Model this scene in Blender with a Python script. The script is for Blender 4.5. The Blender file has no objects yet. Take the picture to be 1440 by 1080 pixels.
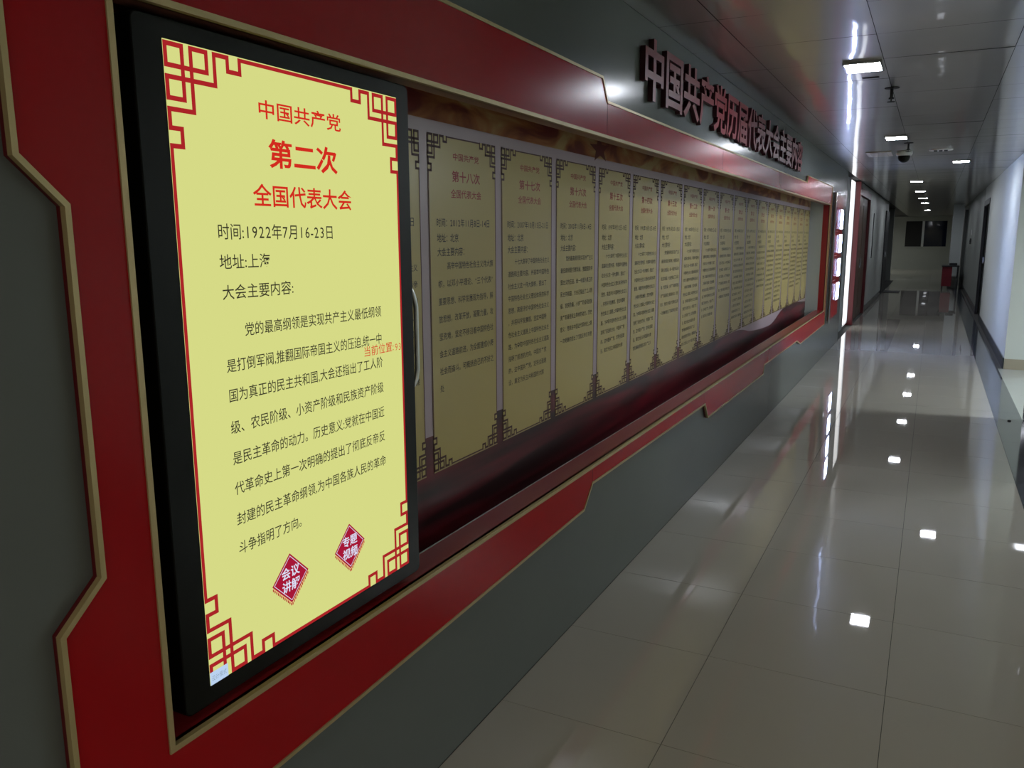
import bpy, bmesh, math, random
from mathutils import Matrix, Vector
random.seed(7)
S = bpy.context.scene
COL = S.collection
PI = math.pi
# ------------------------------------------------------------------ camera
def make_camera():
    yaw, pitch, roll = .472357, .176873, -.00452314
    cy, sy, cp, sp = math.cos(yaw), math.sin(yaw), math.cos(pitch), math.sin(pitch)
    fwd = Vector((-sy * cp, cy * cp, -sp)); right = Vector((cy, sy, 0)); up = right.cross(fwd)
    cr, sr = math.cos(roll), math.sin(roll)
    r2 = cr * right + sr * up; u2 = -sr * right + cr * up
    cam = bpy.data.cameras.new('camera'); o = bpy.data.objects.new('camera', cam); COL.objects.link(o)
    m = Matrix((r2, u2, -fwd)).transposed().to_4x4(); m.translation = (1.181, 0, 1.53)
    o.matrix_world = m
    cam.sensor_width = 36; cam.lens = 1147.384 / 1440 * 36; cam.clip_start = .02; cam.clip_end = 200
    S.camera = o
make_camera()
# ------------------------------------------------------------------ world, exposure, lamp strengths
W = bpy.data.worlds.new('night'); S.world = W; W.use_nodes = True
W.node_tree.nodes['Background'].inputs[0].default_value = (.55, .7, 1, 1)
W.node_tree.nodes['Background'].inputs[1].default_value = .02
S.view_settings.view_transform = 'Standard'; S.view_settings.look = 'None'
S.view_settings.exposure = 0; S.view_settings.gamma = 1; S.view_settings.use_curve_mapping = False
S.cycles.max_bounces = 10; S.cycles.diffuse_bounces = 5; S.cycles.glossy_bounces = 6
S.cycles.sample_clamp_indirect = 4; S.cycles.use_denoising = True
LAMP = 100; TUBE = 40; HALL = 13; HALL2 = 170; DOORGLOW = 1.9; SCREEN = 1.0

# ------------------------------------------------------------------ materials
def lin(c):
    return tuple(((v / 255) / 12.92 if v / 255 <= .04045 else ((v / 255 + .055) / 1.055) ** 2.4) for v in c)
MATS = {}
def mat(name, rgb, rough=.5, metal=0., coat=0., coat_r=.1, spec=.5, noise=0., nscale=8., bump=0., bscale=20., stretch=None, emit=0., srgb=False, ior=1.5):
    m = bpy.data.materials.new(name); m.use_nodes = True; MATS[name] = m
    nt = m.node_tree; b = nt.nodes['Principled BSDF']
    c = lin(rgb) if srgb else rgb
    b.inputs['Base Color'].default_value = (*c, 1)
    b.inputs['Roughness'].default_value = rough; b.inputs['Metallic'].default_value = metal
    b.inputs['Coat Weight'].default_value = coat; b.inputs['Coat Roughness'].default_value = coat_r
    b.inputs['Specular IOR Level'].default_value = spec; b.inputs['IOR'].default_value = ior
    if emit:
        b.inputs['Emission Color'].default_value = (*c, 1); b.inputs['Emission Strength'].default_value = emit
    if noise or bump:
        tc = nt.nodes.new('ShaderNodeTexCoord'); mp = nt.nodes.new('ShaderNodeMapping')
        geo = nt.nodes.new('ShaderNodeNewGeometry')
        nt.links.new(geo.outputs['Position'], mp.inputs['Vector'])
        if stretch: mp.inputs['Scale'].default_value = stretch
    if noise:
        n = nt.nodes.new('ShaderNodeTexNoise'); n.inputs['Scale'].default_value = nscale; n.inputs['Detail'].default_value = 4
        nt.links.new(mp.outputs['Vector'], n.inputs['Vector'])
        r = nt.nodes.new('ShaderNodeMix'); r.data_type = 'RGBA'
        r.inputs['A'].default_value = (*[v * (1 - noise) for v in c], 1); r.inputs['B'].default_value = (*[min(1, v * (1 + noise)) for v in c], 1)
        nt.links.new(n.outputs['Fac'], r.inputs['Factor']); nt.links.new(r.outputs['Result'], b.inputs['Base Color'])
    if bump:
        n2 = nt.nodes.new('ShaderNodeTexNoise'); n2.inputs['Scale'].default_value = bscale; n2.inputs['Detail'].default_value = 2
        nt.links.new(mp.outputs['Vector'], n2.inputs['Vector'])
        bp = nt.nodes.new('ShaderNodeBump'); bp.inputs['Strength'].default_value = 1; bp.inputs['Distance'].default_value = bump
        nt.links.new(n2.outputs['Fac'], bp.inputs['Height']); nt.links.new(bp.outputs['Normal'], b.inputs['Normal'])
        if coat: nt.links.new(bp.outputs['Normal'], b.inputs['Coat Normal'])
    return m
def emis(name, rgb, strength, srgb=True):
    m = bpy.data.materials.new(name); m.use_nodes = True; MATS[name] = m
    nt = m.node_tree; nt.nodes.clear()
    e = nt.nodes.new('ShaderNodeEmission'); o = nt.nodes.new('ShaderNodeOutputMaterial')
    e.inputs[0].default_value = (*(lin(rgb) if srgb else rgb), 1); e.inputs[1].default_value = strength
    nt.links.new(e.outputs[0], o.inputs[0]); return m
red = mat('red_lacquer', (.33, .006, .009), .22, spec=.10, noise=.06, nscale=1.5, bump=.0003, bscale=2.5)
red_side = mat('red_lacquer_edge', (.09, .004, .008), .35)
grey = mat('grey_green_laminate', (.122, .134, .128), .19, spec=.09, noise=.05, nscale=2, bump=.0002, bscale=2.0)
gold = mat('gold_trim', (.42, .33, .16), .38, metal=.35)
sillred = mat('red_sill', (.24, .012, .016), .3)
brown_lin = mat('brown_red_lining', (.22, .09, .06), .45)
black = mat('black_gloss', (.0045, .0052, .004), .35, spec=.12)
blackm = mat('black_matte', (.012, .012, .012), .7)
silver = mat('brushed_silver', (.62, .64, .62), .3, metal=.9)
steel = mat('chrome_steel', (.55, .56, .6), .12, metal=1)
lilac = mat('lilac_print', (.44, .35, .40), .3, bump=.0003, bscale=1.2)
cream = mat('cream_card_print', (.50, .40, .14), .28, noise=.03, nscale=3, bump=.0003, bscale=1.2)
ink = mat('dark_ink', (.022, .018, .015), .5)
redink = mat('red_ink', (.30, .02, .015), .5)
fretink = mat('dark_red_ink', (.075, .022, .018), .5)
wallw = mat('pale_wall_paint', (.52, .56, .54), .55, noise=.04, nscale=2)
walld2 = mat('dimmed_wall_paint', (.20, .215, .20), .5, noise=.05, nscale=1)  # wall colour darkened to stand for the dimmer far corridor
walld = mat('grey_wall_paint', (.36, .38, .36), .5, noise=.05, nscale=1)
tile_m = mat('polished_floor_tile', (.37, .35, .31), .02, noise=.05, nscale=1.2, bump=.00003, bscale=2.2, spec=.6)
tile_r = mat('pale_hall_tile', (.42, .44, .42), .12, noise=.05, nscale=1.2)
grout = mat('tile_grout', (.05, .05, .045), .8)
dark_stone = mat('slate_border_stone', (.055, .062, .075), .08, noise=.12, nscale=20, spec=.6)
skirt_m = mat('dark_skirting', (.04, .045, .055), .2)
skirt_b = mat('beige_skirting', (.30, .27, .21), .4)
ceil_m = mat('brushed_aluminium_ceiling', (.40, .395, .375), .30, metal=.62, coat=.75, coat_r=.05, noise=.05, nscale=3, bump=.006, bscale=1.8)
ceil_gap = mat('ceiling_gap', (.02, .02, .02), .8)
white_pl = mat('white_plastic', (.6, .6, .6), .35)
wood = mat('brown_door_wood', (.10, .055, .035), .35, noise=.2, nscale=3, stretch=(20, 20, 1))
darkdoor = mat('dark_door', (.012, .012, .014), .5)
glass = mat('window_glass', (.006, .010, .03), .02, spec=.5)
marble = mat('black_marble', (.012, .012, .014), .05, spec=.7)
letter_f = mat('red_letter_face', (.19, .028, .036), .45, spec=.2)
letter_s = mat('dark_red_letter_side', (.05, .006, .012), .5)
hallglow = emis('hall_fill_light', (255, 243, 222), HALL)
hallglow2 = emis('bright_hall_fill_light', (238, 248, 248), HALL2)
farglow = emis('side_room_fill_light', (245, 246, 235), 75)
lampglow = emis('lamp_led_light', (240, 245, 255), LAMP)
tubeglow = emis('light_box_glow', (186, 204, 255), TUBE)
doorglow = emis('bright_doorway_glow', (250, 250, 250), DOORGLOW)
scr = emis('screen_yellow', (214, 218, 134), SCREEN)
scr_red = emis('screen_red', (172, 36, 40), .95)
scr_red2 = emis('screen_bright_red', (214, 44, 32), .95)
scr_ink = emis('screen_dark_text', (58, 56, 42), .9)
scr_btn = emis('screen_crimson', (170, 24, 56), .95)
scr_white = emis('screen_white', (222, 226, 250), 1)
scr_gold = emis('screen_gold', (236, 196, 130), .95)
scr_blue = emis('screen_pale_blue', (186, 210, 240), 1)

# red silk ribbon print: folds of red and near black
def silk():
    m = mat('red_silk_print', (.1, .01, .01), .32)
    nt = m.node_tree; b = nt.nodes['Principled BSDF']; geo = nt.nodes.new('ShaderNodeNewGeometry')
    mp = nt.nodes.new('ShaderNodeMapping'); mp.inputs['Scale'].default_value = (1, .55, 6); mp.inputs['Rotation'].default_value = (.12, 0, 0)
    n = nt.nodes.new('ShaderNodeTexNoise'); n.inputs['Scale'].default_value = 1.6; n.inputs['Detail'].default_value = 2; n.inputs['Distortion'].default_value = .6
    r = nt.nodes.new('ShaderNodeValToRGB'); e = r.color_ramp.elements
    e[0].position = .38; e[0].color = (.018, .002, .003, 1); e[1].position = .68; e[1].color = (.16, .008, .018, 1)
    nt.links.new(geo.outputs['Position'], mp.inputs['Vector']); nt.links.new(mp.outputs['Vector'], n.inputs['Vector'])
    nt.links.new(n.outputs['Fac'], r.inputs['Fac']); nt.links.new(r.outputs['Color'], b.inputs['Base Color']); return m
silk_m = silk()
def cloud():
    m = mat('golden_cloud_print', (.1, .01, .01), .32)
    nt = m.node_tree; b = nt.nodes['Principled BSDF']; geo = nt.nodes.new('ShaderNodeNewGeometry')
    mp = nt.nodes.new('ShaderNodeMapping'); mp.inputs['Scale'].default_value = (1, 1.2, 3.5); mp.inputs['Rotation'].default_value = (.5, 0, 0)
    n = nt.nodes.new('ShaderNodeTexNoise'); n.inputs['Scale'].default_value = 1.9; n.inputs['Detail'].default_value = 3; n.inputs['Distortion'].default_value = 1.2
    r = nt.nodes.new('ShaderNodeValToRGB'); e = r.color_ramp.elements
    e[0].position = .40; e[0].color = (.14, .015, .012, 1); e[1].position = .60; e[1].color = (.46, .34, .15, 1)
    x = e.new(.5); x.color = (.36, .13, .04, 1)
    nt.links.new(geo.outputs['Position'], mp.inputs['Vector']); nt.links.new(mp.outputs['Vector'], n.inputs['Vector'])
    nt.links.new(n.outputs['Fac'], r.inputs['Fac']); nt.links.new(r.outputs['Color'], b.inputs['Base Color']); return m
cloud_m = cloud()

# ------------------------------------------------------------------ mesh helpers
class MB:
    def __init__(s): s.v = []; s.f = []; s.mi = []
    def box(s, x0, x1, y0, y1, z0, z1, mi=0):
        n = len(s.v)
        s.v += [(x, y, z) for x in (x0, x1) for y in (y0, y1) for z in (z0, z1)]
        for q in ((0, 1, 3, 2), (4, 6, 7, 5), (0, 4, 5, 1), (2, 3, 7, 6), (0, 2, 6, 4), (1, 5, 7, 3)):
            s.f.append([n + i for i in q]); s.mi.append(mi)
        return s
    def prism(s, pts, x0, x1, mi=0, side_mi=None):
        """pts = (y,z) counter-clockwise seen from +x; extruded along x"""
        n = len(s.v); k = len(pts)
        s.v += [(x0, y, z) for y, z in pts] + [(x1, y, z) for y, z in pts]
        s.f.append([n + k + i for i in range(k)]); s.mi.append(mi)
        s.f.append([n + i for i in reversed(range(k))]); s.mi.append(mi)
        for i in range(k):
            j = (i + 1) % k
            s.f.append([n + i, n + j, n + k + j, n + k + i]); s.mi.append(mi if side_mi is None else side_mi)
        return s
    def quad(s, a, b, c, d, mi=0):
        n = len(s.v); s.v += [a, b, c, d]; s.f.append([n, n + 1, n + 2, n + 3]); s.mi.append(mi); return s
    def strip(s, pts, w, x0, x1, closed=False, mi=0):
        """mitred flat strip along (y,z) polyline; w>0 lies to the left of the walking direction"""
        P = [Vector(p) for p in pts]; N = len(P); off = []
        for i in range(N):
            dirs = []
            if closed or i > 0: dirs.append((P[i] - P[i - 1]).normalized())
            if closed or i < N - 1: dirs.append((P[(i + 1) % N] - P[i]).normalized())
            ns = [Vector((-d.y, d.x)) for d in dirs]
            if len(ns) == 2:
                b = (ns[0] + ns[1]).normalized(); off.append(P[i] + b * (w / max(.3, b.dot(ns[0]))))
            else: off.append(P[i] + ns[0] * w)
        rng = range(N if closed else N - 1)
        for i in rng:
            j = (i + 1) % N
            q = [P[i], P[j], off[j], off[i]]
            s.prism([(a.x, a.y) for a in q], x0, x1, mi)
        return s
    def tube(s, pts, r, k=10, mi=0, caps=True):
        P = [Vector(p) for p in pts]; n0 = len(s.v)
        up = Vector((1, 0, 0))
        for i, p in enumerate(P):
            d = (P[min(i + 1, len(P) - 1)] - P[max(i - 1, 0)]).normalized()
            a = d.cross(up)
            if a.length < .1: a = d.cross(Vector((0, 1, 0)))
            a.normalize(); b = d.cross(a)
            for q in range(k):
                t = 2 * PI * q / k; s.v.append(tuple(p + (a * math.cos(t) + b * math.sin(t)) * r))
        for i in range(len(P) - 1):
            for q in range(k):
                q2 = (q + 1) % k; a = n0 + i * k
                s.f.append([a + q, a + q2, a + k + q2, a + k + q]); s.mi.append(mi)
        if caps:
            s.f.append([n0 + q for q in range(k)]); s.mi.append(mi)
            s.f.append([n0 + (len(P) - 1) * k + q for q in reversed(range(k))]); s.mi.append(mi)
        return s
    def lathe(s, cx, cy, prof, k=16, mi=0):
        """profile of (radius, z) about a vertical axis"""
        n0 = len(s.v)
        for r, z in prof:
            for q in range(k):
                t = 2 * PI * q / k; s.v.append((cx + r * math.cos(t), cy + r * math.sin(t), z))
        for i in range(len(prof) - 1):
            for q in range(k):
                q2 = (q + 1) % k; a = n0 + i * k
                s.f.append([a + q, a + q2, a + k + q2, a + k + q]); s.mi.append(mi)
        s.f.append([n0 + q for q in range(k)]); s.mi.append(mi)
        s.f.append([n0 + (len(prof) - 1) * k + q for q in reversed(range(k))]); s.mi.append(mi)
        return s
    def build(s, name, mats, parent=None, bevel=0, smooth=False, fix=True):
        me = bpy.data.meshes.new(name); me.from_pydata(s.v, [], s.f)
        if not isinstance(mats, (list, tuple)): mats = [mats]
        for m in mats: me.materials.append(m)
        if len(mats) > 1: me.polygons.foreach_set('material_index', s.mi)
        if fix or bevel:
            bm = bmesh.new(); bm.from_mesh(me)
            if fix: bmesh.ops.recalc_face_normals(bm, faces=bm.faces[:])
            bm.to_mesh(me); bm.free()
        if smooth: me.polygons.foreach_set('use_smooth', [True] * len(me.polygons))
        me.update()
        o = bpy.data.objects.new(name, me); COL.objects.link(o)
        if parent: o.parent = parent; o.matrix_parent_inverse = parent.matrix_basis.inverted()
        if bevel:
            md = o.modifiers.new('bevel', 'BEVEL'); md.width = bevel; md.segments = 2; md.limit_method = 'ANGLE'
        return o
def thing(name, label, cat, loc=(0, 0, 0), group=None):
    o = bpy.data.objects.new(name, None); o.empty_display_size = .1; COL.objects.link(o); o.location = loc
    o['label'] = label; o['category'] = cat
    if group: o['group'] = group
    return o
def structure(o): o['kind'] = 'structure'; return o
def sempty(name):
    o = bpy.data.objects.new(name, None); COL.objects.link(o); o['kind'] = 'structure'; return o

# ------------------------------------------------------------------ lettering (glyph outlines of Blender's built-in fonts)
GL = {}
def glyph(ch, weight=0.):
    key = (ch, weight)
    if key in GL: return GL[key]
    c = bpy.data.curves.new('g', 'FONT'); c.body = ch; c.resolution_u = 2; c.offset = weight
    o = bpy.data.objects.new('g', c); COL.objects.link(o)
    me = bpy.data.meshes.new_from_object(o.evaluated_get(bpy.context.evaluated_depsgraph_get()))
    vs = [(v.co.x, v.co.y) for v in me.vertices]; fs = [list(p.vertices) for p in me.polygons]
    if vs: x0 = min(v[0] for v in vs); x1 = max(v[0] for v in vs)
    else: x0, x1 = 0, .3
    cjk = ord(ch) > 0x2E80
    adv = 1.0 if cjk else (x1 - x0) + .09
    if ch.isdigit(): adv = .60
    if not cjk: vs = [(a - x0 + (adv - (x1 - x0)) / 2, b) for a, b in vs]
    COL.objects.unlink(o); bpy.data.objects.remove(o); bpy.data.curves.remove(c); bpy.data.meshes.remove(me)
    GL[key] = (vs, fs, adv); return GL[key]
def line_text(mb, txt, y0, y1, zc, h, x, weight=0., cw=None, mi=0):
    """one row of characters on a plane facing +x: from y0 to y1, glyph height h about the centre height zc"""
    g = [glyph(c, weight) for c in txt]; tot = sum(a[2] for a in g)
    sy = (y1 - y0) / tot if cw is None else cw
    sz = h / .90; y = y0
    for vs, fs, adv in g:
        n = len(mb.v)
        mb.v += [(x, y + a * sy, zc + (b - .36) * sz) for a, b in vs]
        for f in fs: mb.f.append([n + i for i in f]); mb.mi.append(mi)
        y += adv * sy
    return y

def fret(mb, y0, y1, z0, z1, t, x, edge=.6, lw=.5):
    """Chinese fret corners joined by a thin border line, drawn on a plane facing +x"""
    a, b, c, d, e, f, h, g = .5, 4.7, 7.0, 11.2, 13.4, 17.2, 20.8, 3.4
    seg = [(a, a, b, a), (c, a, d, a), (a, b, d, b), (a, c, e, c), (e, c, e, a), (e, a, f, a), (f, a, f, g), (f, g, h, g), (h, g, h, a), (d, a, d, b)]
    def rect(u0, v0, u1, v1):
        n = len(mb.v); mb.v += [(x, u0, v0), (x, u1, v0), (x, u1, v1), (x, u0, v1)]; mb.f.append([n, n + 1, n + 2, n + 3]); mb.mi.append(0)
    for cy, sy in ((y0, 1), (y1, -1)):
        for cz, sz in ((z1, -1), (z0, 1)):
            S2 = seg + [(q[1], q[0], q[3], q[2]) for q in seg]
            for u0, v0, u1, v1 in S2:
                U = sorted((cy + sy * (min(u0, u1) - lw) * t, cy + sy * (max(u0, u1) + lw) * t))
                V = sorted((cz + sz * (min(v0, v1) - lw) * t, cz + sz * (max(v0, v1) + lw) * t))
                rect(U[0], V[0], U[1], V[1])
    w = t * edge; L = h * t
    rect(y0 + L, z1 - w, y1 - L, z1); rect(y0 + L, z0, y1 - L, z0 + w)
    rect(y0, z0 + L, y0 + w, z1 - L); rect(y1 - w, z0 + L, y1, z1 - L)

# ================================================================== THE SETTING
H = 2.46          # ceiling height
YF = 44.0         # far window wall
# ---- floor
fl = MB().box(-.6, 9.0, -4, YF + .3, -.12, -.0035).box(-4.2, -.6, 31.8, YF + .2, -.12, -.0035).build('floor', grout); structure(fl)
XS = [(.0015, .551), (.551, 1.149), (1.149, 1.75)]
def tile_mesh(w, l, m, name):
    g = .0011; b = MB().box(g, w - g, g, l - g, -.02, 0); me = b.build(name, m); dat = me.data; bpy.data.objects.remove(me); return dat
tm = {}
YJ = [2.225 + .6 * k for k in range(-10, 21)]
for (a, b) in XS:
    dat = tile_mesh(b - a, .6, tile_m, 'floor_tile')
    for y in YJ:
        o = bpy.data.objects.new('floor_tile', dat); COL.objects.link(o); o.parent = fl; o.location = (a, y, 0)
yend = YJ[-1] + .6
for (a, b) in XS:   # further on the joints are under ten pixels apart: one long run per row
    MB().box(a + .0011, b - .0011, yend + .001, YF, -.02, 0).build('floor_tile', tile_m, fl)
dat = tile_mesh(.205, 1.2, dark_stone, 'border_stone')
for k in range(13):
    o = bpy.data.objects.new('border_stone', dat); COL.objects.link(o); o.parent = fl; o.location = (1.75, -1.375 + 1.2 * k, 0)
MB().box(1.751, 1.954, 14.23, YF, -.02, 0).build('border_stone', dark_stone, fl)
dat = tile_mesh(.6, .6, tile_r, 'floor_tile')
for i in range(11):
    for k in range(25):
        o = bpy.data.objects.new('floor_tile', dat); COL.objects.link(o); o.parent = fl; o.location = (1.955 + .6 * i, -4 + .6 * k, 0)
# ---- ceiling
MB().box(-4.0, .0015, 32, YF, -.02, 0).build('floor_tile', tile_m, fl)
ce = MB().box(-.6, 9.0, -4, YF + .3, H + .012, H + .1).box(-4.2, -.6, 31.8, YF + .2, H + .001, H + .1).build('ceiling', ceil_gap); structure(ce)
def ceil_panel(x0, x1, y0, y1):
    g = .0018; w = x1 - x0; l = y1 - y0
    b = MB()
    n = 6                                           # very slightly oil-canned sheet
    vs = []; amp = random.uniform(-.0012, .0012)
    for i in range(n + 1):
        for j in range(n + 1):
            u, v = i / n, j / n
            z = amp * math.sin(PI * u) * math.sin(PI * v)
            vs.append((g + u * (w - 2 * g), g + v * (l - 2 * g), z))
    b.v = vs
    for i in range(n):
        for j in range(n):
            q = i * (n + 1) + j
            b.f.append([q, q + 1, q + n + 2, q + n + 1]); b.mi.append(0)
    o = b.build('ceiling_panel', ceil_m, ce, smooth=True, fix=False)
    o.location = (x0, y0, H); o.rotation_euler = (random.uniform(-.0012, .0012), random.uniform(-.004, .004), 0)
CX = [0.0, .267, .867, 1.467, 2.067, 2.667]
CYs = [3.77 + .6 * k for k in range(-6, 21)]
for i in range(len(CX) - 1):
    for y in CYs: ceil_panel(CX[i], CX[i + 1], y, y + .6)
ye = CYs[-1] + .6
for i in range(len(CX) - 1):
    xa, xb = CX[i], CX[i + 1]
    k = 0
    y = ye
    while y < YF:
        MB().quad((xa + .002, y + .002, H), (xa + .002, y + 2.39, H), (xb - .002, y + 2.39, H), (xb - .002, y + .002, H)).build('ceiling_panel', ceil_m, ce, fix=False); y += 2.4
for i in range(5):
    for y in [3.77 + 1.2 * k for k in range(-6, 6)]: ceil_panel(2.667 + 1.2 * i, 3.867 + 1.2 * i, y, y + 1.2)
# ---- left wall: grey laminate with the long recess behind the red frame
O0, O1, Z0, Z1 = .916, 10.83, .624, 1.91     # the opening (front, inner edge)
wl = sempty('wall_left')
for q in ((-.30, 0, -4, O0 - .02, 0, H), (-.30, 0, O1 + .02, 13.05, 0, H), (-.30, 0, O0 - .02, O1 + .02, 0, .50), (-.24, 0, O0 - .02, O1 + .02, Z1 + .12, H), (-.30, -.24, O0 - .02, O1 + .02, .50, H)):
    MB().box(*q).build('wall_face', grey, wl)
MB().box(-.085, 0, O0 - .02, O1 + .02, .50, Z0 - .024).build('wall_face', grey, wl)
MB().box(-.03, 0, O0 - .02, O1 + .02, Z1 + .022, Z1 + .12).build('wall_face', grey, wl)
# beyond the grey cladding: set-back wall with the lit doorway
wf = sempty('wall_left')
w2 = MB().box(-.3, -.10, 13.05, 14.55, 0, H).box(-.6, -.4, 14.55, 15.4, 0, H)
w2.box(-.3, -.02, 18.1, 25.7, 0, H); w2.box(-.3, -.02, 15.63, 18.1, 2.37, H); w2.box(-.6, -.45, 25.7, 32, 0, H); 
w2.box(-4.2, -4.0, 32, YF, 0, H).box(-4.2, -.12, 31.8, 32, 0, H).box(-4.2, -.6, YF, YF + .2, 0, H)  # side room opened for the added lamp that brightens the far wall
w2.box(-.45, -.02, 25.6, 25.7, 0, H)
w2.build('wall_face', walld, wf)
MB().box(-.02, -.008, 18.12, 24.08, 0, .12).build('baseboard', skirt_m, wf)
MB().box(-.45, -.435, 25.72, 32, 0, .12).build('baseboard', skirt_m, wf)
# ---- right wall, starting where the open hall ends
wr = sempty('wall_right')
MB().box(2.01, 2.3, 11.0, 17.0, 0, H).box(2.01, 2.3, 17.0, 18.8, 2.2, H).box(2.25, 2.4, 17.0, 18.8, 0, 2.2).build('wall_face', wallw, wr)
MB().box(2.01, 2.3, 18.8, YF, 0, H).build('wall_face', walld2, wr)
MB().box(2.3, 9.0, 11.0, 11.3, 0, H).build('wall_face', wallw, wr)
MB().box(1.998, 2.01, 11.0, 16.98, 0, .13).box(1.998, 2.01, 18.82, YF, 0, .13).build('baseboard', skirt_m, wr)
MB().box(2.012, 9.0, 10.985, 11.0, 0, .12).build('baseboard', skirt_b, wr)
MB().box(1.62, 1.895, 28.0, 28.5, 0, H).build('pilaster', wallw, wr)
MB().box(1.895, 1.905, 27.995, 28.02, .62, 2.36).build('corner_strip', white_pl, wr)
MB().box(1.935, 2.008, 28.0, 28.4, 0, 2.3).build('recess_shade', mat('shaded_panel', (.07, .075, .07), .6), wr)  # dark colour stands in for shade in the gap beside the pilaster
# hall enclosure (outside the frame)
structure(MB().box(8.9, 9.1, -4, 11, 0, H).build('wall_hall', wallw))
structure(MB().box(-.36, 9.1, -4.2, -4, 0, H).build('wall_behind', walld2))  # colour darkened to weaken its reflection in the far window
# ---- far wall with its window
wb = MB().box(-.6, -.139, YF, YF + .2, 0, H).box(1.727, 2.3, YF, YF + .2, 0, H).box(-.139, 1.727, YF, YF + .2, 0, 1.0).box(-.139, 1.727, YF, YF + .2, 2.3, H)
structure(wb.build('wall_far', walld))
wn = sempty('window_1')
fr = MB()
for q in ((-.139, -.08, 1.0, 2.3), (1.668, 1.727, 1.0, 2.3), (-.08, 1.668, 1.0, 1.05), (-.08, 1.668, 2.24, 2.3)):
    fr.box(q[0], q[1], YF - .01, YF + .1, q[2], q[3])
fr.build('window_frame', walld, wn)
MB().box(.62, .72, YF + .0, YF + .06, 1.05, 2.24).build('mullion', silver, wn)
MB().box(-.08, .62, YF + .045, YF + .05, 1.05, 2.24).build('pane', mat('dark_pane', (.004, .004, .006), .6), wn)
MB().box(.72, 1.668, YF + .03, YF + .035, 1.05, 2.24).build('pane', glass, wn)
MB().box(-.17, 1.76, YF - .05, YF, .97, 1.0).build('window_sill', walld, wn)
# ---- doors
d1 = sempty('door_1')     # red cased brown door just past the bright doorway
MB().box(-.12, .0, 15.4, 15.62, 0, H - .01).box(-.12, .0, 17.96, 18.1, 0, 2.36).box(-.12, 0.0, 15.62, 17.96, 2.24, 2.36).build('door_frame', red_side, d1)
MB().box(-.1, -.05, 15.62, 16.78, .02, 2.24).box(-.1, -.05, 16.80, 17.96, .02, 2.24).build('door_leaf', wood, d1)
MB().box(-.05, -.045, 15.75, 16.65, 1.2, 2.1).box(-.05, -.045, 15.75, 16.65, .2, 1.05).box(-.05, -.045, 16.95, 17.8, 1.2, 2.1).box(-.05, -.045, 16.95, 17.8, .2, 1.05).build('door_panel', wood, d1)
MB().box(-.045, -.01, 16.70, 16.73, .95, 1.15).build('door_handle', steel, d1)
d2 = sempty('door_2')     # bright doorway seen edge-on
MB().box(-.4, -.395, 14.58, 15.38, 0.0, 2.42).build('door_backing', white_pl, d2)
MB().box(-.104, -.10, 14.58, 15.38, 0.06, H - .01).build('door_light', doorglow, d2)
MB().box(-.11, -.085, 14.55, 14.58, 0, H - .01).box(-.11, -.085, 15.38, 15.4, 0, H - .01).box(-.11, -.085, 14.58, 15.38, 0, .05).build('door_frame', steel, d2)
d3 = sempty('door_3')     # dark doorway in the right wall
MB().box(2.0, 2.05, 17.0, 17.12, 0, 2.2).box(2.0, 2.05, 18.68, 18.8, 0, 2.2).box(2.0, 2.05, 17.12, 18.68, 2.1, 2.2).build('door_frame', darkdoor, d3)
MB().box(2.08, 2.12, 17.12, 18.68, 0.01, 2.1).build('door_leaf', darkdoor, d3)
MB().box(2.04, 2.08, 18.5, 18.56, 1.0, 1.12).build('door_handle', steel, d3)
d4 = sempty('door_4')
MB().box(-.019, .01, 24.1, 25.62, 0.005, 2.2).build('door_leaf', darkdoor, d4)
MB().box(.0105, .045, 24.25, 24.31, 1.0, 1.12).build('door_handle', steel, d4)

# ================================================================== THE RED FRAME WITH ITS LONG DISPLAY RECESS
fr = thing('display_frame', 'long red lacquered wall frame with gold trim around the recessed mural', 'frame', (0.02, 5.9, .45))
X0, XF = 0.001, .02
yl, yi = .728, O0
# (y,z) outlines; joints where the photo shows the board seams
g = .0015
T1, T2, T3 = 3.055, 5.05, 8.70
def board(pts, name='panel'): return MB().prism(pts, X0, XF, 0, 1).build(name, [red, red_side], fr)
# the stile runs on a little below the run, as in the photo's lower left corner
def left_board():
    b = MB()
    st = [(.728, .414), (O0, .414), (O0, 2.128), (.735, 2.128), (.735, 1.648), (.806, 1.58), (.806, .992), (.728, .922)]
    b.prism(st, X0, XF, 0, 1)
    b.prism([(O0, Z1), (T1 + .035, Z1), (T1 + .035, 2.046), (T1 - .02, 2.128), (O0, 2.128)], X0, XF, 0, 1)
    b.prism([(O0, .414), (2.895, .462), (2.985, .549), (2.985, Z0), (O0, Z0)], X0, XF, 0, 1)
    return b.build('panel', [red, red_side], fr)
left_board()
board([(T1 + .038, Z1), (T2, Z1), (T2, 2.049), (T1 + .038, 2.046)])
board([(T2 + .003, Z1), (T3, Z1), (T3, 2.06), (T2 + .003, 2.049)])
board([(2.988, .549), (2.988, Z0), (4.835, Z0), (4.835, .535)][::-1])
board([(4.838, .535), (4.915, .437), (6.77, .428), (6.80, .50), (6.80, Z0), (4.838, Z0)])
board([(6.803, .50), (8.60, .492), (8.60, Z0), (6.803, Z0)])
b = MB()
b.prism([(T3 + .003, Z1), (O1, Z1), (O1, 2.134), (T3 + .05, 2.127), (T3 + .003, 2.06)], X0, XF, 0, 1)
b.prism([(O1, .442), (10.95, .442), (10.95, 2.134), (O1, 2.134)], X0, XF, 0, 1)
b.prism([(8.603, .492), (8.85, .437), (O1, .442), (O1, Z0), (8.603, Z0)], X0, XF, 0, 1)
b.build('panel', [red, red_side], fr)
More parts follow.
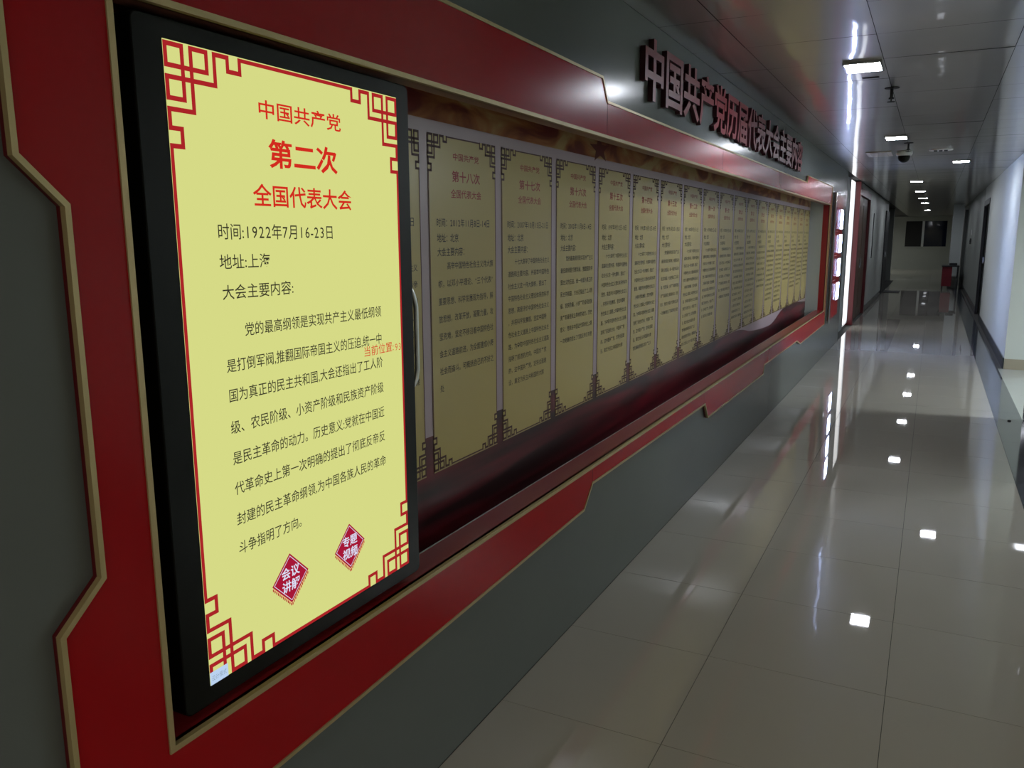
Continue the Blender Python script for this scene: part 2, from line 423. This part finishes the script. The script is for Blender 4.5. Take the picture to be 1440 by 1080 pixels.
# gold trim: inner edge (ring) and outer edge
tw = .0115
q1 = .0012
MB().strip([(O0 + q1, Z0 + q1), (O1 - q1, Z0 + q1), (O1 - q1, Z1 - q1), (O0 + q1, Z1 - q1)], -tw, .012, .0235, closed=True).build('gold_trim', gold, fr)
outer = [(.728, .413), (2.895, .461), (2.985, .548), (4.835, .534), (4.915, .436), (6.77, .427), (6.803, .50), (8.60, .491), (8.85, .436), (10.95, .441), (10.95, 2.135),
         (T3 + .05, 2.128), (T3, 2.061), (T1 + .035, 2.047), (T1 - .02, 2.129), (.735, 2.129), (.735, 1.648), (.806, 1.58), (.806, .992), (.728, .922)]
def grow(pts, w):
    P = [Vector(p) for p in pts]; N = len(P); out = []
    for i in range(N):
        a = (P[i] - P[i - 1]).normalized(); b = (P[(i + 1) % N] - P[i]).normalized()
        na, nb = Vector((a.y, -a.x)), Vector((b.y, -b.x)); m = (na + nb).normalized(); out.append(tuple(P[i] + m * (w / max(.3, m.dot(na)))))
    return out
MB().strip(grow(outer, .0012), .0095, .0118, .0232, closed=True).build('gold_trim', gold, fr)
# linings of the opening
MB().box(-.087, .0115, O0 - .02, O1, Z0 - .022, Z0).build('sill', sillred, fr)
MB().box(-.040, .0115, O0 - .02, O1, Z1, Z1 + .018).build('head_lining', brown_lin, fr)
MB().box(-.060, .0115, O1 + .0015, O1 + .0185, Z0, Z1).build('jamb', sillred, fr)
MB().box(-.060, .0115, O0 - .02, O0 - .0015, Z0, Z1).build('jamb', sillred, fr)
MB().box(-.298, -.0605, O1 + .004, O1 + .019, .50, 2.02).build('end_panel', walld, fr)
MB().box(-.0915, -.0875, O0 - .02, O1, Z0 - .022, Z0 + .001).build('rail_edge', silver, fr)
MB().box(-.20, -.092, O0 - .02, O1, .50, .52).build('rail_channel', blackm, fr)
MB().box(-.15, -.13, O0, O1, .52, .54).build('rail', steel, fr)

# ================================================================== MURAL
MX = -.21
mu = thing('mural', 'long printed mural of yellow text cards on lilac above a red ribbon', 'mural', (MX, 5.9, .5))
MY0, MY1 = .90, O1 + .003
MB().box(MX - .02, MX, MY0, MY1, .50, 2.02).build('mural_board', lilac, mu)
MB().box(MX + .0003, MX + .0006, MY0, MY1, 1.885, 2.02).build('cloud_band', cloud_m, mu)
# star of the cloud band
def star(cy, cz, r, sk=0):
    pts = []
    for k in range(10):
        a = PI / 2 + k * PI / 5 + sk; q = r if k % 2 == 0 else r * .42
        pts.append((cy + q * math.cos(a) * 2.0, cz + q * math.sin(a)))
    return pts
MB().prism(star(3.61, 1.926, .062, .1), MX + .0007, MX + .001).build('star', mat('star_red', (.11, .008, .008), .4), mu)
# ribbon: upper edge of the red silk
rib = [(.90, .93), (2.13, .905), (2.6, .902), (3.1, .896), (3.55, .892), (4.03, .882), (5.0, .85), (6.0, .81), (6.9, .768), (7.4, .71), (8.2, .672), (8.55, .69), (8.98, .762), (9.4, .80), (9.9, .79), (10.4, .76), (MY1, .735)]
def smooth(p, n=5):
    out = []
    for i in range(len(p) - 1):
        p0 = p[max(i - 1, 0)]; p1 = p[i]; p2 = p[i + 1]; p3 = p[min(i + 2, len(p) - 1)]
        for k in range(n):
            t = k / n
            out.append(tuple(.5 * (2 * p1[c] + (p2[c] - p0[c]) * t + (2 * p0[c] - 5 * p1[c] + 4 * p2[c] - p3[c]) * t * t + (3 * p1[c] - p0[c] - 3 * p2[c] + p3[c]) * t ** 3) for c in (0, 1)))
    out.append(p[-1]); return out
rb = MB(); R = smooth(rib)
for (ya, za), (yb, zb) in zip(R, R[1:]):
    rb.quad((MX + .0004, ya, .50), (MX + .0004, yb, .50), (MX + .0004, yb, zb), (MX + .0004, ya, za))
rb.build('ribbon', silk_m, mu, fix=False)
# the nineteen cards
NUM = ['十九', '十八', '十七', '十六', '十五', '十四', '十三', '十二', '十一', '十', '九', '八', '七', '六', '五', '四', '三', '二', '一']
DATE = ['2017年10月18日-24日', '2012年11月8日-14日', '2007年10月15日-21日', '2002年11月8日-14日', '1997年9月12日-18日', '1992年10月12日-18日', '1987年10月25日-11月1日',
        '1982年9月1日-11日', '1977年8月12日-18日', '1973年8月24日-28日', '1969年4月1日-24日', '1956年9月15日-27日', '1945年4月23日-6月11日', '1928年6月18日-7月11日',
        '1927年4月27日-5月9日', '1925年1月11日-22日', '1923年6月12日-20日', '1922年7月16日-23日', '1921年7月23日-31日']
PLACE = ['北京'] * 12 + ['延安', '莫斯科', '武汉', '上海', '广州', '上海', '上海']
B18 = ['高举中国特色社会主义伟大旗', '帜，以邓小平理论、“三个代表”', '重要思想、科学发展观为指导，解', '放思想，改革开放，凝聚力量，攻', '坚克难，坚定不移沿着中国特色社', '会主义道路前进，为全面建成小康', '社会而奋斗。可概括自己的不好之', '处']
B17 = ['十七大高举了中国特色社会主义', '道路和主要内容，并高举中国特色', '社会主义这一伟大旗帜，提出了', '中国特色社会主义理论体系的科学', '思想，高度评价中国特色社会主义', '，并将科学发展观，坚定中国特', '色社会主义道路上中国特色社会主', '路，为夺取中国特色社会主义道路', '指明了前进的方向，中国共产党', '的，这中国共产党，定将全面建', '设，奠定为民主共和国的大旗']
B2 = ['党的最高纲领是实现共产主义', '最低纲领是打倒军阀，推翻国际帝', '国主义的压迫，统一中国为真正的', '民主共和国，大会还指出了工人阶', '级、农民阶级、小资产阶级和民族', '资产阶级是民主革命的动力。历史', '意义：党就在中国近代革命史上第', '一次明确的提出了彻底反帝反封建', '的民主革命纲领，为中国各族人民', '的革命斗争指明了方向。']
CW, CP, C0 = .434, .4815, 2.163 - .4815
for k in range(19):
    ya = C0 + CP * k; yb = ya + CW
    card = MB().prism([(ya, .783), (yb, .783), (yb, 1.846), (ya, 1.846)], MX + .0008, MX + .0014).build('card', cream, mu)
    fb = MB(); fret(fb, ya, yb, .783, 1.846, CW * .0122, MX + .0019, .85, .68); fb.build('fret_border', fretink, card, fix=False)['kind'] = 'stuff'
    # little pale line under each card and the darker red post between the cards
    MB().box(MX + .0015, MX + .0018, ya, yb, .778, .7826).build('card_edge', gold, card)
    hd = MB(); yc = ya + .232
    wt = .012
    line_text(hd, '中国共产党', yc - .086, yc + .086, 1.787, .022, MX + .0019, wt)
    s = '第' + NUM[k] + '次'
    hw = .024 * len(s) if len(s) > 3 else .07
    line_text(hd, s, yc - .092 if len(s) > 3 else yc - .07, yc + .092 if len(s) > 3 else yc + .07, 1.725, .033, MX + .0019, wt * 1.5)
    line_text(hd, '全国代表大会', yc - .1, yc + .1, 1.671, .026, MX + .0019, wt)
    hd.build('heading_text', redink, card, fix=False)['kind'] = 'stuff'
    tx = MB()
    line_text(tx, '时间：' + DATE[k], ya + .042, ya + .042 + min(.36, .0205 * (3 + len(DATE[k]))), 1.579, .026, MX + .0019, .008)
    line_text(tx, '地址：' + PLACE[k], ya + .044, ya + .044 + .0265 * (3 + len(PLACE[k])), 1.531, .026, MX + .0019, .008)
    line_text(tx, '大会主要内容：', ya + .044, ya + .044 + .185, 1.487, .026, MX + .0019, .008)
    body = B18 if k == 1 else (B17 if k == 2 else (B2 if k == 17 else (B17 + B2[:(k * 5) % 4] if k % 3 else B2[:8 + k % 3])))
    sp = .0563 if k == 1 else (.0452 if len(body) > 10 else .05)
    z = 1.443
    for i, l in enumerate(body):
        cw = .0243
        y0 = ya + (.101 if i == 0 else .046)
        line_text(tx, l, y0, y0 + min(.0243 * len(l), yb - .022 - y0), z, .023 if k == 1 else .021, MX + .0019, .006)
        z -= sp
    tx.build('body_text', ink, card, fix=False)['kind'] = 'stuff'

# ================================================================== TOUCHSCREEN
ts = thing('touchscreen_display', 'tall black touchscreen with a bright yellow text page, left in the red frame', 'screen', (0, 1.36, .64))
def rrect(y0, y1, z0, z1, r, n=5):
    p = []
    for cy, cz, a0 in ((y1 - r, z0 + r, -PI / 2), (y1 - r, z1 - r, 0), (y0 + r, z1 - r, PI / 2), (y0 + r, z0 + r, PI)):
        for k in range(n + 1):
            a = a0 + PI / 2 * k / n; p.append((cy + r * math.cos(a), cz + r * math.sin(a)))
    return p
SY0, SY1, SZ0, SZ1 = 1.026, 1.7045, .680, 1.864
MB().prism(rrect(.965, 1.757, .642, 1.899, .016), -.070, -.0012).build('case', black, ts, bevel=.003)
pn = MB().prism([(SY0, SZ0), (SY1, SZ0), (SY1, SZ1), (SY0, SZ1)], -.0012, -.0006).build('screen_panel', scr, ts)
e = -.0002
fb = MB(); fret(fb, SY0, SY1, SZ0, SZ1 - .002, .0083, e, .88); fb.build('fret_border', scr_red, pn, fix=False)
hd = MB(); line_text(hd, '中国共产党', 1.238, 1.492, 1.778, .034, e, .012); hd.build('heading_line', scr_red2, pn, fix=False)
hd = MB(); line_text(hd, '第二次', 1.262, 1.474, 1.696, .052, e, .022); hd.build('heading_line', scr_red2, pn, fix=False)
hd = MB(); line_text(hd, '全国代表大会', 1.214, 1.520, 1.614, .041, e, .014)
hd.build('heading_line', scr_red2, pn, fix=False)
tx = MB()
rows = [('时间:1922年7月16-23日', 1.118, 1.452, 1.544, .029), ('地址:上海', 1.118, 1.252, 1.488, .027), ('大会主要内容:', 1.120, 1.315, 1.431, .027),
        ('党的最高纲领是实现共产主义最低纲领', 1.171, 1.6175, 1.357, .0255), ('是打倒军阀,推翻国际帝国主义的压迫,统一中', 1.119, 1.617, 1.2915, .0255),
        ('国为真正的民主共和国,大会还指出了工人阶', 1.119, 1.617, 1.2335, .0255), ('级、农民阶级、小资产阶级和民族资产阶级', 1.119, 1.617, 1.171, .0255),
        ('是民主革命的动力。历史意义:党就在中国近', 1.119, 1.617, 1.1095, .0255), ('代革命史上第一次明确的提出了彻底反帝反', 1.119, 1.617, 1.0485, .0255),
        ('封建的民主革命纲领,为中国各族人民的革命', 1.119, 1.617, .986, .0255), ('斗争指明了方向。', 1.119, 1.318, .926, .0255)]
for r_ in rows:
    tx = MB(); line_text(tx, r_[0], r_[1], r_[2], r_[3], r_[4], e, .004); tx.build('text_line', scr_ink, pn, fix=False)
ps = MB(); line_text(ps, '当前位置:', 1.542, 1.665, 1.266, .024, e, 0); line_text(ps, '93', 1.668, 1.698, 1.263, .023, e, -.006)
ps.build('position_text', scr_red2, pn, fix=False)
def button(cy, cz, l1, l2):
    def dia(r, dy=0, dz=0): return [(cy + dy, cz + dz - r), (cy + dy + r, cz + dz), (cy + dy, cz + dz + r), (cy + dy - r, cz + dz)]
    bt = MB().prism(dia(.056), e + .0005, e + .0007).build('button', scr_btn, pn)
    MB().prism(dia(.0565, .002, -.0075), e - .0002, e + .0001).build('button_gold_edge', scr_gold, pn)  # gold ornamental border showing below the button
    m = MB()
    for i in range(12):      # little red strokes of the ornamental lower edge
        t = (i + .5) / 12
        for sgn in (-1, 1):
            y = cy + sgn * .056 * (1 - t); z = cz - .056 * t
            m.prism([(y - .0010, z - .0085), (y + .0016, z - .0085), (y + .0016, z - .003), (y - .0010, z - .003)], e + .0001, e + .0003)
    m.build('button_ornament', scr_red, pn)
    MB().strip(dia(.051), .0012, e + .0007, e + .0008, closed=True).build('button_line', scr_white, pn)
    w = MB(); line_text(w, l1, cy - .028, cy + .028, cz + .014, .024, e + .0010, .016); line_text(w, l2, cy - .028, cy + .028, cz - .016, .024, e + .0010, .016)
    w.build('button_text', scr_white, pn, fix=False)
button(1.259, .811, '会议', '讲解'); button(1.462, .812, '专题', '视频')
MB().prism([(SY0, .680), (1.071, .680), (1.071, .706), (SY0, .706)], e, e + .0004).build('corner_label', scr_blue, pn)
lb = MB(); line_text(lb, '设计模式', 1.029, 1.067, .6925, .011, e + .0007, -.012); lb.build('label_text', emis('label_grey', (110, 130, 140), 1), pn, fix=False)
hp = [(-.016, 1.752, 1.408), (-.012, 1.762, 1.402), (-.010, 1.772, 1.385), (-.008, 1.779, 1.355), (-.008, 1.779, 1.30), (-.008, 1.779, 1.25), (-.008, 1.779, 1.19), (-.010, 1.775, 1.165), (-.012, 1.764, 1.150), (-.016, 1.752, 1.141)]
MB().tube(hp, .0065, 12).build('handle', silver, ts, smooth=True)
MB().box(-.085, -.03, 1.05, 1.12, .6245, .642).build('foot', blackm, ts); MB().box(-.085, -.03, 1.60, 1.67, .6245, .642).build('foot', blackm, ts)
MB().box(-.16, -.07, 1.0, 1.72, .545, .70).build('carriage', blackm, ts)

# ================================================================== WALL TITLE
sg = thing('wall_title', 'thick red block letters of the wall title on the grey wall under the ceiling', 'lettering', (0, 5.9, 2.13))
TXT = '中国共产党历届代表大会主要内容'
n = len(TXT); ta, tb = 3.50, 8.24; st = (tb - ta) / n
for i, ch in enumerate(TXT):
    vs, fs, adv = glyph(ch, .022)
    me = bpy.data.meshes.new('character'); bm = bmesh.new()
    y0 = ta + st * i + .01; sy = (st - .012) / .95; zb = 2.12; sz = .270
    bv = [bm.verts.new((.002, y0 + (a - .03) * sy, zb + (b + .115) * sz)) for a, b in vs]
    faces = []
    for f in fs:
        try: faces.append(bm.faces.new([bv[q] for q in f]))
        except ValueError: pass
    for f in faces: f.material_index = 0
    r = bmesh.ops.extrude_face_region(bm, geom=faces)
    for v in [q for q in r['geom'] if isinstance(q, bmesh.types.BMVert)]: v.co.x = .026
    bmesh.ops.recalc_face_normals(bm, faces=bm.faces[:])
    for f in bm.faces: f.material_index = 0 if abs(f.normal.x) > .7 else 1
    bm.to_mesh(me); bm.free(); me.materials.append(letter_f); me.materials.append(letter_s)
    o = bpy.data.objects.new('character', me); COL.objects.link(o); o.parent = sg; o.matrix_parent_inverse = sg.matrix_basis.inverted()

# ================================================================== LIT BOX PANEL PAST THE FRAME
lp = thing('light_box_panel', 'narrow red wall panel with four stacked white light boxes, past the red frame', 'light', (0, 12.0, .45))
MB().box(.001, .02, 11.56, 12.45, .45, 2.06).build('red_board', red, lp, bevel=.002)
MB().box(.001, .05, 11.18, 11.28, .43, 2.08).build('chrome_post', steel, lp, bevel=.004)
MB().box(.001, .03, 11.36, 11.42, .43, 2.08).build('chrome_post', steel, lp, bevel=.004)
for a, b in ((1.637, 1.885), (1.318, 1.557), (1.000, 1.230), (.677, .900)):
    f = MB().box(.02, .028, 12.03, 12.38, a - .012, b + .012).build('light_box', white_pl, lp)
    MB().box(.028, .032, 12.05, 12.36, a, b).build('light_panel', tubeglow, f)
for z in (1.60, 1.28, .95): MB().box(.02, .024, 11.6, 11.9, z, z + .004).build('text_line', white_pl, lp)

# ================================================================== CEILING FITTINGS
LL = [(.665, 4.97, 'square LED lamp on the ceiling nearest to the camera, beside the wall title'),
      (.69, 8.67, 'second LED ceiling lamp from the camera, in front of the dome camera'),
      (1.31, 11.80, 'LED ceiling lamp set off to the right, near the white corner of the wall'),
      (.74, 15.72, 'ceiling LED lamp just behind the hanging dome camera'),
      (.75, 19.2, 'fifth LED ceiling lamp along the corridor'),
      (.76, 22.7, 'sixth LED ceiling lamp along the corridor'),
      (.77, 26.0, 'seventh LED ceiling lamp along the corridor'),
      (.78, 33.1, 'farthest LED ceiling lamp, just above the end window')]
def lamp_proto():
    t = thing('ceiling_lamp', 'x', 'lamp', (0, 0, H), 'LED ceiling lamps')
    f = MB()
    f.box(-.004, .194, 0, .012, -.014, 0).box(-.004, .194, .258, .27, -.014, 0).box(-.004, .006, .012, .258, -.014, 0).box(.184, .194, .012, .258, -.014, 0)
    f.build('frame', steel, None).parent = t
    h = MB().box(.006, .184, .012, .258, -.008, 0).build('housing', white_pl, None); h.parent = t
    l = MB()
    for i in range(6):
        for j in range(3):
            cx = .006 + .178 * (i + .5) / 6; cy = .012 + .246 * (j + .5) / 3
            l.box(cx - .0125, cx + .0125, cy - .036, cy + .037, -.0125, -.008)
    l.build('led_array', lampglow, None).parent = t
    return t
L0 = lamp_proto()
def copy_thing(r):
    c = r.copy(); COL.objects.link(c)
    for ch in r.children:
        d = ch.copy(); COL.objects.link(d); d.parent = c
        for gch in ch.children:
            e2 = gch.copy(); COL.objects.link(e2); e2.parent = d
    return c
for i, (x, y, lab) in enumerate(LL):
    o = L0 if i == 0 else copy_thing(L0)
    o.location = (x, y, H - .001); o['label'] = lab
# unseen fill lamps added for ambient light: hall, behind the camera, far side room
HL = [('rear wall beside the corridor', .75, -1.2), ('rear wall, middle', 2.9, -1.2), ('rear wall, far side', 5.0, -1.2), ('rear wall again, second row', .75, -3.2), ('rear wall, second row middle', 2.9, -3.2),
      ('hall, middle', 5.2, 2.4), ('hall, right', 7.4, 2.4), ('hall, beside the pale wall', 4.6, 8.3), ('hall, pale wall, right', 6.8, 8.3), ('hall centre, right', 6.4, 5.4), ('added side room off the far end', -1.9, 39.6)]
for lab, x, y in HL:
    o = thing('fill_lamp', 'added square fill lamp, ' + lab + ', outside the view', 'lamp', (x, y, H), 'added fill lamps outside the view')
    f = MB()
    f.box(x - .31, x + .31, y - .31, y - .295, H - .03, H - .001).box(x - .31, x + .31, y + .295, y + .31, H - .03, H - .001).box(x - .31, x - .295, y - .295, y + .295, H - .03, H - .001).box(x + .295, x + .31, y - .295, y + .295, H - .03, H - .001)
    f.build('frame', steel, o)
    MB().box(x - .295, x + .295, y - .295, y + .295, H - .02, H - .006).build('diffuser', farglow if y > 30 else (hallglow2 if y > 5.4 else hallglow), o)
def sprinkler(x, y, lab):
    t = thing('sprinkler', lab, 'sprinkler', (x, y, H), 'fire sprinklers')
    MB().lathe(x, y, [(.045, H - .001), (.043, H - .006), (.012, H - .008)], 18).build('cover_plate', blackm, t, smooth=False)
    MB().lathe(x, y, [(.009, H - .007), (.009, H - .06), (.016, H - .062), (.016, H - .07)], 12).build('stem', blackm, t)
    MB().lathe(x, y, [(.004, H - .07), (.004, H - .085), (.024, H - .086), (.024, H - .089)], 12).build('deflector', blackm, t)
sprinkler(.868, 5.93, 'black fire sprinkler hanging from the ceiling just past the nearest lamp')
sprinkler(.875, 9.42, 'small black fire sprinkler right above the dome camera')
dc = thing('dome_camera', 'white ceiling dome camera with a dark lens bubble', 'camera', (.81, 10.3, H))
MB().lathe(.81, 10.3, [(.085, H - .001), (.085, H - .03), (.075, H - .05), (.068, H - .052)], 24).build('housing', white_pl, dc, smooth=True)
MB().lathe(.81, 10.3, [(.064, H - .05), (.063, H - .075), (.054, H - .10), (.036, H - .118), (.012, H - .126)], 24).build('lens_dome', black, dc, smooth=True)
sp = thing('ceiling_speaker', 'square beige ceiling plate left of the dome camera', 'speaker', (.55, 10.45, H))
MB().box(.42, .68, 10.2, 10.75, H - .012, H - .001).build('plate', mat('beige_plate', (.36, .31, .25), .5), sp, bevel=.003)
MB().box(.46, .64, 10.26, 10.69, H - .014, H - .012).build('grille', mat('beige_grille', (.30, .26, .21), .7), sp)
vt = thing('air_vent', 'round ceiling air vent with dark slots right of the dome camera', 'vent', (1.17, 10.3, H))
MB().lathe(1.17, 10.3, [(.12, H - .001), (.115, H - .012), (.08, H - .014)], 24).build('rim', white_pl, vt)
for i in range(3): MB().box(1.10 + .05 * i, 1.135 + .05 * i, 10.23, 10.37, H - .017, H - .0142).build('slot', blackm, vt)
sl = thing('ceiling_slot', 'short dark slot in the ceiling just past the nearest lamp', 'slot', (.77, 5.5, H))
MB().box(.725, .817, 5.49, 5.515, H - .004, H - .0008).build('slot', blackm, sl)

# ================================================================== RIGHT SIDE AND FAR END
cl = thing('column', 'black polished stone column at the right edge beside the slate floor border', 'column', (2.3, 7.1, 0))
MB().box(1.957, 2.56, 6.5, 7.95, 0, H).build('stone_cladding', marble, cl, bevel=.003)
fd = thing('floor_socket', 'small black cap set in the slate floor border', 'cap', (1.86, 7.9, 0))
MB().lathe(1.855, 7.85, [(.014, 0.0), (.014, .006), (.010, .009)], 14).build('cap', blackm, fd)
pt = thing('wall_picture_strip', 'thin dark vertical strip hanging on the left corridor wall past the brown door', 'strip', (0, 19.6, 1.1))
MB().box(-.02, -.008, 19.45, 19.53, 1.07, 2.02).build('strip', darkdoor, pt)
tb = thing('table', 'small table under a dark red cloth against the far right wall', 'table', (1.7, 27.3, 0))
MB().box(1.43, 1.88, 26.9, 27.7, .66, .69).build('tabletop', darkdoor, tb)
MB().box(1.45, 1.70, 26.93, 27.67, .10, .66).build('cloth', mat('dark_red_cloth', (.16, .008, .016), .7), tb)
for x, y in ((1.46, 26.95), (1.84, 26.95), (1.46, 27.63), (1.84, 27.63)): MB().box(x, x + .03, y, y + .03, 0, .66).build('leg', darkdoor, tb)
bx = thing('box', 'small dark box on the red-clothed table', 'box', (1.75, 27.2, .69))
MB().box(1.62, 1.82, 27.05, 27.4, .69, .76).build('body', darkdoor, bx, bevel=.01)
mt = thing('doormat', 'dark doormat on the corridor floor at the far left doorway', 'mat', (.05, 25.2, 0))
MB().box(.012, .42, 24.9, 25.75, .0, .012).build('pad', darkdoor, mt, bevel=.003)
for i, (y, z) in enumerate(((24.0, 1.62), (24.0, 1.40), (24.6, 1.40))):
    sw = thing('wall_switch', ['upper small switch plate on the right corridor wall past the dark door', 'lower small switch plate on the right corridor wall past the dark door', 'last small switch plate on the right corridor wall past the dark door'][i], 'switch', (2.0, y, z), 'switch plates')
    MB().box(1.997, 2.008, y - .1, y + .1, z - .07, z + .07).build('plate', [white_pl, darkdoor, darkdoor][i], sw, bevel=.002)
    MB().box(1.993, 1.997, y - .05, y + .05, z - .03, z + .03).build('rocker', [white_pl, darkdoor, darkdoor][i], sw)
